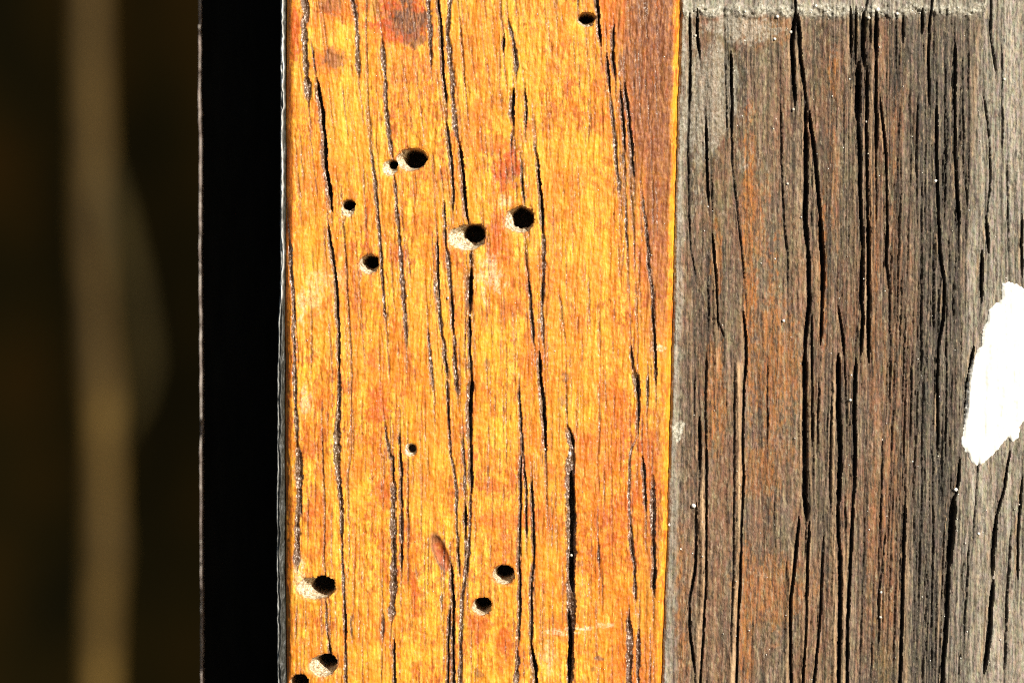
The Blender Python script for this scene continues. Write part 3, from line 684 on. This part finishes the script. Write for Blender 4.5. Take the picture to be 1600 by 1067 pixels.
    for i, (w, pts) in enumerate(C):
        (xa, ya), (xb, yb) = pts[0], pts[-1]
        ta, tb = rnd.uniform(20, 80), rnd.uniform(20, 80)
        if ya < 40: ta = 0.5
        F.crack([(xa, ya - ta)] + list(pts) + [(xb + rnd.uniform(-3, 3), yb + tb)], 2.4, 2.2, 'crack', 0.6, None, 3000 + i, 1.0)
        big = w >= 5.5
        n0 = len(F.parts)
        F.owner_was = None
        if big:
            mx = np.mean([p[0] for p in pts]); my = np.mean([p[1] for p in pts])
            inn = inside[np.abs(F.ys - my).argmin(), np.abs(F.X[np.abs(F.ys - my).argmin()] - mx).argmin()] > 0.5
            keep = F.owner.copy()
            F.owner[F.owner == 1] = 0
            F.crack([(p[0] + 0.1 * w, p[1]) for p in pts], w * 0.68, 2.6 * w, 'crack', 0.95, 'crack', 600 + i, 0.7, lip=0.9, ragged=0.5)
            F.owner[(F.owner == 0) & (keep == 1)] = 1
            px_ = [p[0] for p in pts]
            V = F.window(min(px_) - 3 * w, max(px_) + 3 * w, pts[0][1], pts[-1][1])
            Xw, Yw = X[V], Y[V]
            xc = np.interp(Yw, [p[1] for p in pts], px_)
            m = np.exp(-((Xw - xc + 0.62 * w) / (0.22 * w)) ** 2) * sstep(pts[0][1], pts[0][1] + 25, Yw) * sstep(pts[-1][1], pts[-1][1] - 25, Yw)
            m = m * np.clip(0.45 + 0.9 * fbm(Xw / 4, Yw / 22, i + 5, 3, 0.65), 0, 1) * (F.A('crack')[V] < 0.3)
            F.h[V] += m * 1.2
            F.A('tan')[V] = np.maximum(F.A('tan')[V], m * 0.8)  # sunlit edge left of the crack, painted in tan
            if inn: under[n0] = 0
        else:
            F.crack(pts, w * 0.75, 1.2 * w, 'crack', 0.8, None, 600 + i, 1.2, lip=0.5)
    root, parts = F.build('weathered_board', mat_grey(), 0.016, names_under=under)
    tag(root, 'weathered grey board with deep cracks and a flake of white paint', 'board')
    return root, F

grey, FG = build_grey()

# ------------------------------------------------------------------ white paint flake on the grey board
def build_paint(parent):
    n = NT('white_paint')
    c = n.ramp(n.noise(0.05, 0.05, 0.02, 4, 0.6), [(0.3, (0.82, 0.79, 0.70)), (0.7, (0.90, 0.875, 0.80))])
    n.bump(n.noise(0.2, 0.2, 0.05, 4, 0.6), 0.3, 0.8)
    m = n.done(c, 0.5, 0.4)
    P = [(495, 125), (530, 118), (560, 127), (593, 150), (640, 140), (700, 190), (730, 300), (735, 420), (720, 560), (690, 640), (650, 700), (593, 765), (580, 780), (570, 845), (545, 860), (520, 840), (490, 880), (450, 925), (410, 960), (375, 972), (350, 955), (335, 915), (320, 905), (300, 860), (318, 780), (330, 680), (340, 580), (350, 520), (365, 480), (375, 440), (400, 410), (405, 330), (425, 310), (430, 250), (470, 215), (490, 200)]
    P = np.array([(1400 + x / 2.964, 400 + y / 2.964) for x, y in P])
    # ragged outline
    out = []
    for i in range(len(P)):
        a, b = P[i], P[(i + 1) % len(P)]
        d = np.hypot(*(b - a)); k = max(2, int(d / 1.5))
        nn = np.array([b[1] - a[1], a[0] - b[0]]) / max(d, 1e-6)
        for j in range(k):
            p = a + (b - a) * j / k
            out.append(p + nn * float(fbm(np.array([p[0] / 4.0]), np.array([p[1] / 4.0]), 3, 3)[0]) * 1.6)
    out = np.array(out)
    # dense grid clipped to the outline
    xs = np.arange(1494, 1660, 1.3); ys = np.arange(430, 740, 1.3)
    gx, gy = np.meshgrid(xs, ys)
    ins = np.zeros(gx.shape, bool); dist = np.full(gx.shape, 1e9)
    for i in range(len(out)):
        a, b = out[i], out[(i + 1) % len(out)]
        c1 = (a[1] > gy) != (b[1] > gy)
        with np.errstate(divide='ignore', invalid='ignore'):
            xx = (b[0] - a[0]) * (gy - a[1]) / (b[1] - a[1]) + a[0]
        ins ^= c1 & (gx < xx)
        dist = np.minimum(dist, np.hypot(gx - a[0], gy - a[1]))
    sd_ = np.where(ins, dist, -dist)
    ri = np.clip(np.searchsorted(FG.ys, ys), 0, len(FG.ys) - 1)
    under_h = np.stack([np.interp(xs, FG.X[k], FG.h[k]) for k in ri])
    under_h = np.clip(under_h, -9.5, 0)
    for _ in range(3):
        p = np.pad(under_h, 1, mode='edge'); under_h = (p[:-2, 1:-1] + p[2:, 1:-1] + p[1:-1, :-2] + p[1:-1, 2:] + under_h) / 5
    # worn thin streaks through the film along the grain
    h = under_h + 0.6 + 2.2 * sstep(-0.6, 5.0, sd_) + fbm(gx / 6, gy / 50, 7, 3) * 0.6 + fbm(gx / 4, gy / 4, 9, 3) * 0.2
    h = np.where(sd_ < -0.4, under_h - 3, h)
    keep = sd_ > -1.9
    idx = np.arange(gx.size).reshape(gx.shape)
    q = np.stack([idx[1:, :-1], idx[1:, 1:], idx[:-1, 1:], idx[:-1, :-1]], -1).reshape(-1, 4)
    q = q[keep.ravel()[q].all(1)]
    me = sub_mesh('paint_flake', world_co(gx, gy, h).reshape(-1, 3), q, {'edge': np.clip(1 - sd_ / 3, 0, 1).ravel()})
    o = link('paint_flake', me, m, parent)
    o['label'] = 'flake of bright white paint with a ragged edge'
    return o

build_paint(grey)

# ------------------------------------------------------------------ black crust on the left edge of the orange board
def build_crust(parent):
    n = NT('black_crust')
    w = n.attr('glinting')
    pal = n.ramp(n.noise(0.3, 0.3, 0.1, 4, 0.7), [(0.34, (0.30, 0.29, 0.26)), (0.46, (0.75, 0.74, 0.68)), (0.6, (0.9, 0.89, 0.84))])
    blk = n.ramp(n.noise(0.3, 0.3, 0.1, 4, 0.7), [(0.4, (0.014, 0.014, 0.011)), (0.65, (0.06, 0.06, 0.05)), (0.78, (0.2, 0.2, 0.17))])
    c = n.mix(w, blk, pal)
    n.bump(n.noise(0.4, 0.4, 0.12, 4, 0.7), 0.6, 1.5)
    m = n.done(c, 0.42, 0.45)
    ys = ROWS
    nu = 22
    u = np.linspace(0, 1, nu)
    z0 = np.zeros_like(ys)
    xl = np.interp(ys, [-420, 0, 250, 440, 500, 700, 900, 1067, 1490], [436.5, 436.5, 436, 435.5, 433, 430.5, 431, 432.5, 433]) + fbm(z0, ys / 30, 2, 3) * 1.0 + fbm(z0, ys / 8, 5, 2) * 0.4
    xr_ = LEFT + 1.0
    X = xl[:, None] + (xr_ - xl)[:, None] * u[None, :]
    Y = np.repeat(ys[:, None], nu, 1)
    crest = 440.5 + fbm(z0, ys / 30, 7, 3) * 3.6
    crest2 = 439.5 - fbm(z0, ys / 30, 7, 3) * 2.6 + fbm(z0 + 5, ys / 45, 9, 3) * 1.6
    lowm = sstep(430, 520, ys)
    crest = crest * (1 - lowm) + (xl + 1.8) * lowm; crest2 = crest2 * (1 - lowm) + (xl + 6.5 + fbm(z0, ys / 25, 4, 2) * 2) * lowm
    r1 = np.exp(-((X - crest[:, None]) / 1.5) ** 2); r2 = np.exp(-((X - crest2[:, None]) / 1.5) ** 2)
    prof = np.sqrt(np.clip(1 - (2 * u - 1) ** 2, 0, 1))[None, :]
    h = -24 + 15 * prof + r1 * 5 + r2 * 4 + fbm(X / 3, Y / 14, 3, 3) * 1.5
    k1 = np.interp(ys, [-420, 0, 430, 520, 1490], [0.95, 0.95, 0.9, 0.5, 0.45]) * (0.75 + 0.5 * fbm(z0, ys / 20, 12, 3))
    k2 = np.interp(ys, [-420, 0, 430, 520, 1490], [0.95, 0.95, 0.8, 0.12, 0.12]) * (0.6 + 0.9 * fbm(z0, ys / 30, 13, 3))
    glinting = np.clip(r1 * k1[:, None] + r2 * k2[:, None], 0, 1)  # highlights on the glossy crests, painted in as pale colour
    h[:, 0] = -60; h[:, -1] = -40
    idx = np.arange(X.size).reshape(X.shape)
    q = np.stack([idx[1:, :-1], idx[1:, 1:], idx[:-1, 1:], idx[:-1, :-1]], -1).reshape(-1, 4)
    me = sub_mesh('edge_crust', world_co(X, Y, h).reshape(-1, 3), q, {'glinting': glinting.ravel()})
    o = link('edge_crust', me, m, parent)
    o['label'] = 'wrinkled black crust with a pale crest along the left edge'
    return o

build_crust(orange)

# ------------------------------------------------------------------ black strip set back in the board's shadow
KX = SUN[0] / -SUN[1]                                  # shadow drift to the left per unit of depth
def strip_depth():
    for d in np.arange(20, 600, 1.0):                  # depth at which the shadow just reaches the strip's far edge
        if (CX - 312) * (1 + d * S / CAM_D) - (CX - 446) <= KX * d: return d
DS = strip_depth()

def build_strip():
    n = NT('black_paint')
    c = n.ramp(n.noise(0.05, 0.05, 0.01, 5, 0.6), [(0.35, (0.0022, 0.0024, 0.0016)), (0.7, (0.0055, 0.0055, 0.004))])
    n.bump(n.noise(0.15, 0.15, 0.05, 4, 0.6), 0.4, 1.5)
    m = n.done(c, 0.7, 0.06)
    n2 = NT('worn_arris')
    c2 = n2.ramp(n2.noise(0.1, 0.1, 0.03, 5, 0.75), [(0.30, (0.12, 0.09, 0.07)), (0.45, (0.36, 0.28, 0.24)), (0.60, (0.55, 0.48, 0.41)), (0.74, (0.75, 0.7, 0.62))])
    m2 = n2.done(c2, 0.6, 0.3)
    D = DS + 10
    k = 1 + D * S / CAM_D
    ys = np.concatenate([np.arange(-440, 1510, 2.0)])
    z0 = np.zeros_like(ys)
    xe = CX - (CX - 313.5) * k + fbm(z0, ys / 160, 4, 3) * 1.0 + fbm(z0, ys / 14, 6, 2) * 0.25 + (ys - 533) * 0.004
    # body: cross-section left side, face, right side against the board
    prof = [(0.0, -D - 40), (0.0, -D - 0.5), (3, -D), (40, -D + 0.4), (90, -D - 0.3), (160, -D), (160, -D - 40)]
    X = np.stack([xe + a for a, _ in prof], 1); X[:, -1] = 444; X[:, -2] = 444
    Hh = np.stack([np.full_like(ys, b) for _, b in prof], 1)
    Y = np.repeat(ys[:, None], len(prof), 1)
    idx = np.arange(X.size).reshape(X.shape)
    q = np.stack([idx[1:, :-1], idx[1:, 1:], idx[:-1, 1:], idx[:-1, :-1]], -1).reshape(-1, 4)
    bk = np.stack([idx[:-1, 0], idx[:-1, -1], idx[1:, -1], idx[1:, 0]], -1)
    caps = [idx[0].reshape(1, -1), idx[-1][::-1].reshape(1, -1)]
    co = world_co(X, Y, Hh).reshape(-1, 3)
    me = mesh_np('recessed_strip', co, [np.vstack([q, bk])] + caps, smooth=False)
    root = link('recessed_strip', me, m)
    tag(root, 'black strip set back in deep shadow left of the orange board', 'strip')
    # the worn arris: a burr proud enough to catch the sun past the board's shadow
    up = 26 + fbm(z0, ys / 40, 8, 3) * 12 + fbm(z0, ys / 8, 9, 2) * 1.5
    up = np.where(ys < 20, 6, up)
    a = np.linspace(0, math.pi, 7)
    hw = 1.9 + 0.5 * fbm(z0, ys / 25, 10, 3)
    X = xe[:, None] + 0.6 + hw[:, None] * (1 - np.cos(a))[None, :] - 0.5
    Hh = -D - 1 + up[:, None] * np.sin(a)[None, :] ** 0.6
    Y = np.repeat(ys[:, None], len(a), 1)
    idx = np.arange(X.size).reshape(X.shape)
    q = np.stack([idx[1:, :-1], idx[1:, 1:], idx[:-1, 1:], idx[:-1, :-1]], -1).reshape(-1, 4)
    o = link('worn_arris', mesh_np('worn_arris', world_co(X, Y, Hh).reshape(-1, 3), [q]), m2, root)
    o['label'] = 'thin pale worn edge catching the light'
    return root

build_strip()

# ------------------------------------------------------------------ grit caught in the wood
def height_at(F, x, y):
    r = np.abs(F.ys - y).argmin(); c = np.abs(F.X[r] - x).argmin()
    return F.h[r, c]

def build_grit():
    n = NT('pale_grit')
    c = n.ramp(n.noise(0.05, 0.05, 0.05, 2), [(0.4, (0.55, 0.50, 0.40)), (0.6, (0.85, 0.83, 0.76))])
    m = n.done(c, 0.35, 0.5)
    rnd = random.Random(21)
    ico = [(0, 0, -1), (0.72, -0.53, -0.45), (-0.28, -0.85, -0.45), (-0.89, 0, -0.45), (-0.28, 0.85, -0.45), (0.72, 0.53, -0.45), (0.28, -0.85, 0.45), (-0.72, -0.53, 0.45), (-0.72, 0.53, 0.45), (0.28, 0.85, 0.45), (0.89, 0, 0.45), (0, 0, 1)]
    icf = [(0, 1, 2), (1, 0, 5), (0, 2, 3), (0, 3, 4), (0, 4, 5), (1, 5, 10), (2, 1, 6), (3, 2, 7), (4, 3, 8), (5, 4, 9), (1, 10, 6), (2, 6, 7), (3, 7, 8), (4, 8, 9), (5, 9, 10), (6, 10, 11), (7, 6, 11), (8, 7, 11), (9, 8, 11), (10, 9, 11)]
    known = [(1462, 283, 3.2), (1211, 61, 2.6), (1240, 171, 2.8), (1231, 287, 2.4), (1084, 790, 4), (1087, 56, 2.4), (1494, 765, 3.4), (1225, 501, 3), (1329, 625, 2.4), (1355, 190, 2.6), (890, 709, 3.6), (851, 702, 2.4), (1377, 925, 2.4), (1376, 964, 2.6), (1530, 834, 2.6), (1570, 124, 2.4), (700, 466, 2.6), (735, 493, 3), (893, 868, 2.4), (1046, 820, 2.6), (1064, 858, 2), (672, 560, 3), (1372, 15, 4), (1358, 28, 3), (1402, 22, 3), (1215, 26, 3), (1275, 10, 2.6), (1236, 50, 3)]
    spots = [(x, y, r) for x, y, r in known]
    for i in range(130):
        spots.append((rnd.uniform(1064, 1595), rnd.uniform(0, 1067), rnd.uniform(0.7, 1.5)))
    for i in range(24):
        spots.append((rnd.uniform(1075, 1530), rnd.gauss(17, 8), rnd.uniform(0.7, 1.8)))
    for i in range(90):
        spots.append((rnd.uniform(460, 1040), rnd.uniform(0, 1067), rnd.uniform(0.6, 1.1)))
    co, fa = [], []
    for x, y, r in spots:
        F = FO if x < np.interp(y, ROWS, RIGHT) else FG
        h = height_at(F, x, y)
        if h < -14 and (x, y, r) not in known: continue
        h = max(h, -11)
        b = len(co)
        for v in ico:
            j = [rnd.uniform(0.75, 1.25) for _ in range(3)]
            co.append(((x + v[0] * r * j[0] - CX) * S, -(h + r * 0.3 + v[2] * r * j[2] * 0.8) * S, (CY - y - v[1] * r * j[1]) * S))
        for f in icf: fa.append([b + i for i in f])
    # faces wound outwards: mirrored axes, so flip
    o = link('grit', mesh_np('grit', np.array(co), [np.array(fa)[:, ::-1]]), m)
    tag(o, 'pale specks of grit caught in the grain of both boards', 'grit', kind='stuff')

build_grit()

# ------------------------------------------------------------------ what lies far behind, out of focus
def build_behind():
    n = NT('dark_earth')
    c = n.ramp(n.noise(0.0011, 0.0011, 0.0005, 5, 0.6), [(0.34, (0.0022, 0.0018, 0.0002)), (0.5, (0.0055, 0.0036, 0.0003)), (0.66, (0.0110, 0.0052, 0.0004))])
    m = n.done(c, 0.9, 0.03)
    g = 60
    xs = np.linspace(-1.6, 1.2, g); zs = np.linspace(-1.2, 1.2, g)
    X, Z = np.meshgrid(xs, zs)
    Yd = 1.3 + fbm(X * 6, Z * 3, 3, 4) * 0.05
    idx = np.arange(X.size).reshape(X.shape)
    q = np.stack([idx[:-1, :-1], idx[:-1, 1:], idx[1:, 1:], idx[1:, :-1]], -1).reshape(-1, 4)
    o = link('background', mesh_np('background', np.stack([X, Yd, Z], -1).reshape(-1, 3), [q]), m)
    tag(o, 'dark brown blurred background behind the boards', 'background', kind='structure')
    # a dry stem with a drooping leaf
    n = NT('dry_stem')
    cs = n.ramp(n.noise(0.005, 0.005, 0.0016, 4, 0.6), [(0.34, (0.034, 0.0195, 0.0034)), (0.5, (0.080, 0.046, 0.0090)), (0.66, (0.15, 0.088, 0.018))])
    ms = n.done(cs, 0.7, 0.2)
    yd = 0.50
    k = (CAM_D + yd) / CAM_D
    def W(px, py, off=0.0): return Vector(((px - CX) * S * k, yd + off, (CY - py) * S * k))
    def tube(path, name, mat, parent=None, seg=14):
        co, fa = [], []
        for i, (p, r) in enumerate(path):
            for j in range(seg):
                a = 2 * math.pi * j / seg
                co.append((p.x + r * math.cos(a), p.y + r * math.sin(a), p.z))
        for i in range(len(path) - 1):
            for j in range(seg):
                fa.append([i * seg + j, i * seg + (j + 1) % seg, (i + 1) * seg + (j + 1) % seg, (i + 1) * seg + j])
        fs = [np.array(fa)[:, ::-1], np.array([list(range(seg))]), np.array([[(len(path) - 1) * seg + j for j in range(seg)][::-1]])]
        return link(name, mesh_np(name, np.array(co), fs), mat, parent)
    root = bpy.data.objects.new('dry_stem', None); COL.objects.link(root)
    root.location = W(155, 2200)
    def local(o):
        for v in o.data.vertices: v.co -= root.location
        o.parent = root
        return o
    ctr = [(-900, 128, 22), (-300, 132, 24), (0, 138, 25), (120, 140, 26), (250, 143, 28), (330, 143, 29), (420, 143, 25), (520, 148, 24), (600, 155, 29), (680, 160, 27), (780, 160, 26), (860, 163, 30), (950, 157, 26), (1067, 155, 24), (1500, 150, 27), (2200, 155, 30)]
    yy = np.linspace(-900, 2200, 160)
    xc = np.interp(yy, [c[0] for c in ctr], [c[1] for c in ctr]); rr = np.interp(yy, [c[0] for c in ctr], [c[2] for c in ctr])
    local(tube([(W(x, y), 0.84 * r * S * k) for x, y, r in zip(xc, yy, rr)], 'stalk', ms))
    # leaf: a folded ribbon that leaves the stalk and droops back to it
    n = NT('dry_leaf')
    ml = n.done(n.ramp(n.noise(0.01, 0.01, 0.004, 3), [(0.35, (0.020, 0.0135, 0.0024)), (0.7, (0.040, 0.027, 0.005))]), 0.8, 0.15)
    lp = [(150, 205, 8), (172, 275, 20), (192, 345, 24), (212, 420, 22), (228, 500, 19), (236, 570, 20), (224, 625, 17), (200, 668, 14), (180, 705, 8)]
    t = np.linspace(0, len(lp) - 1, 50)
    lx = np.interp(t, range(len(lp)), [p[0] - 8 for p in lp]); ly = np.interp(t, range(len(lp)), [p[1] for p in lp]); lw = 0.72 * np.interp(t, range(len(lp)), [p[2] for p in lp])
    tx, ty = np.gradient(lx), np.gradient(ly); nn = np.hypot(tx, ty); tx, ty = tx / nn, ty / nn
    co, fa = [], []
    prof = [(-1, 0.0), (-0.5, 5), (0, 9), (0.5, 5), (1, 0.0), (0.5, 2), (0, 5), (-0.5, 2)]
    for i in range(50):
        bow = 40 * math.sin(math.pi * i / 49)
        for a, b in prof:
            p = W(lx[i] + ty[i] * a * lw[i], ly[i] - tx[i] * a * lw[i], -(b + bow + 20) * S)
            co.append(tuple(p))
    for i in range(49):
        for j in range(8):
            fa.append([i * 8 + j, i * 8 + (j + 1) % 8, i * 8 + 8 + (j + 1) % 8, i * 8 + 8 + j])
    local(link('leaf', mesh_np('leaf', np.array(co), [np.array(fa)]), ml))
    tag(root, 'blurred tan dry stem with a drooping leaf in the dark background', 'plant stem')

build_behind()
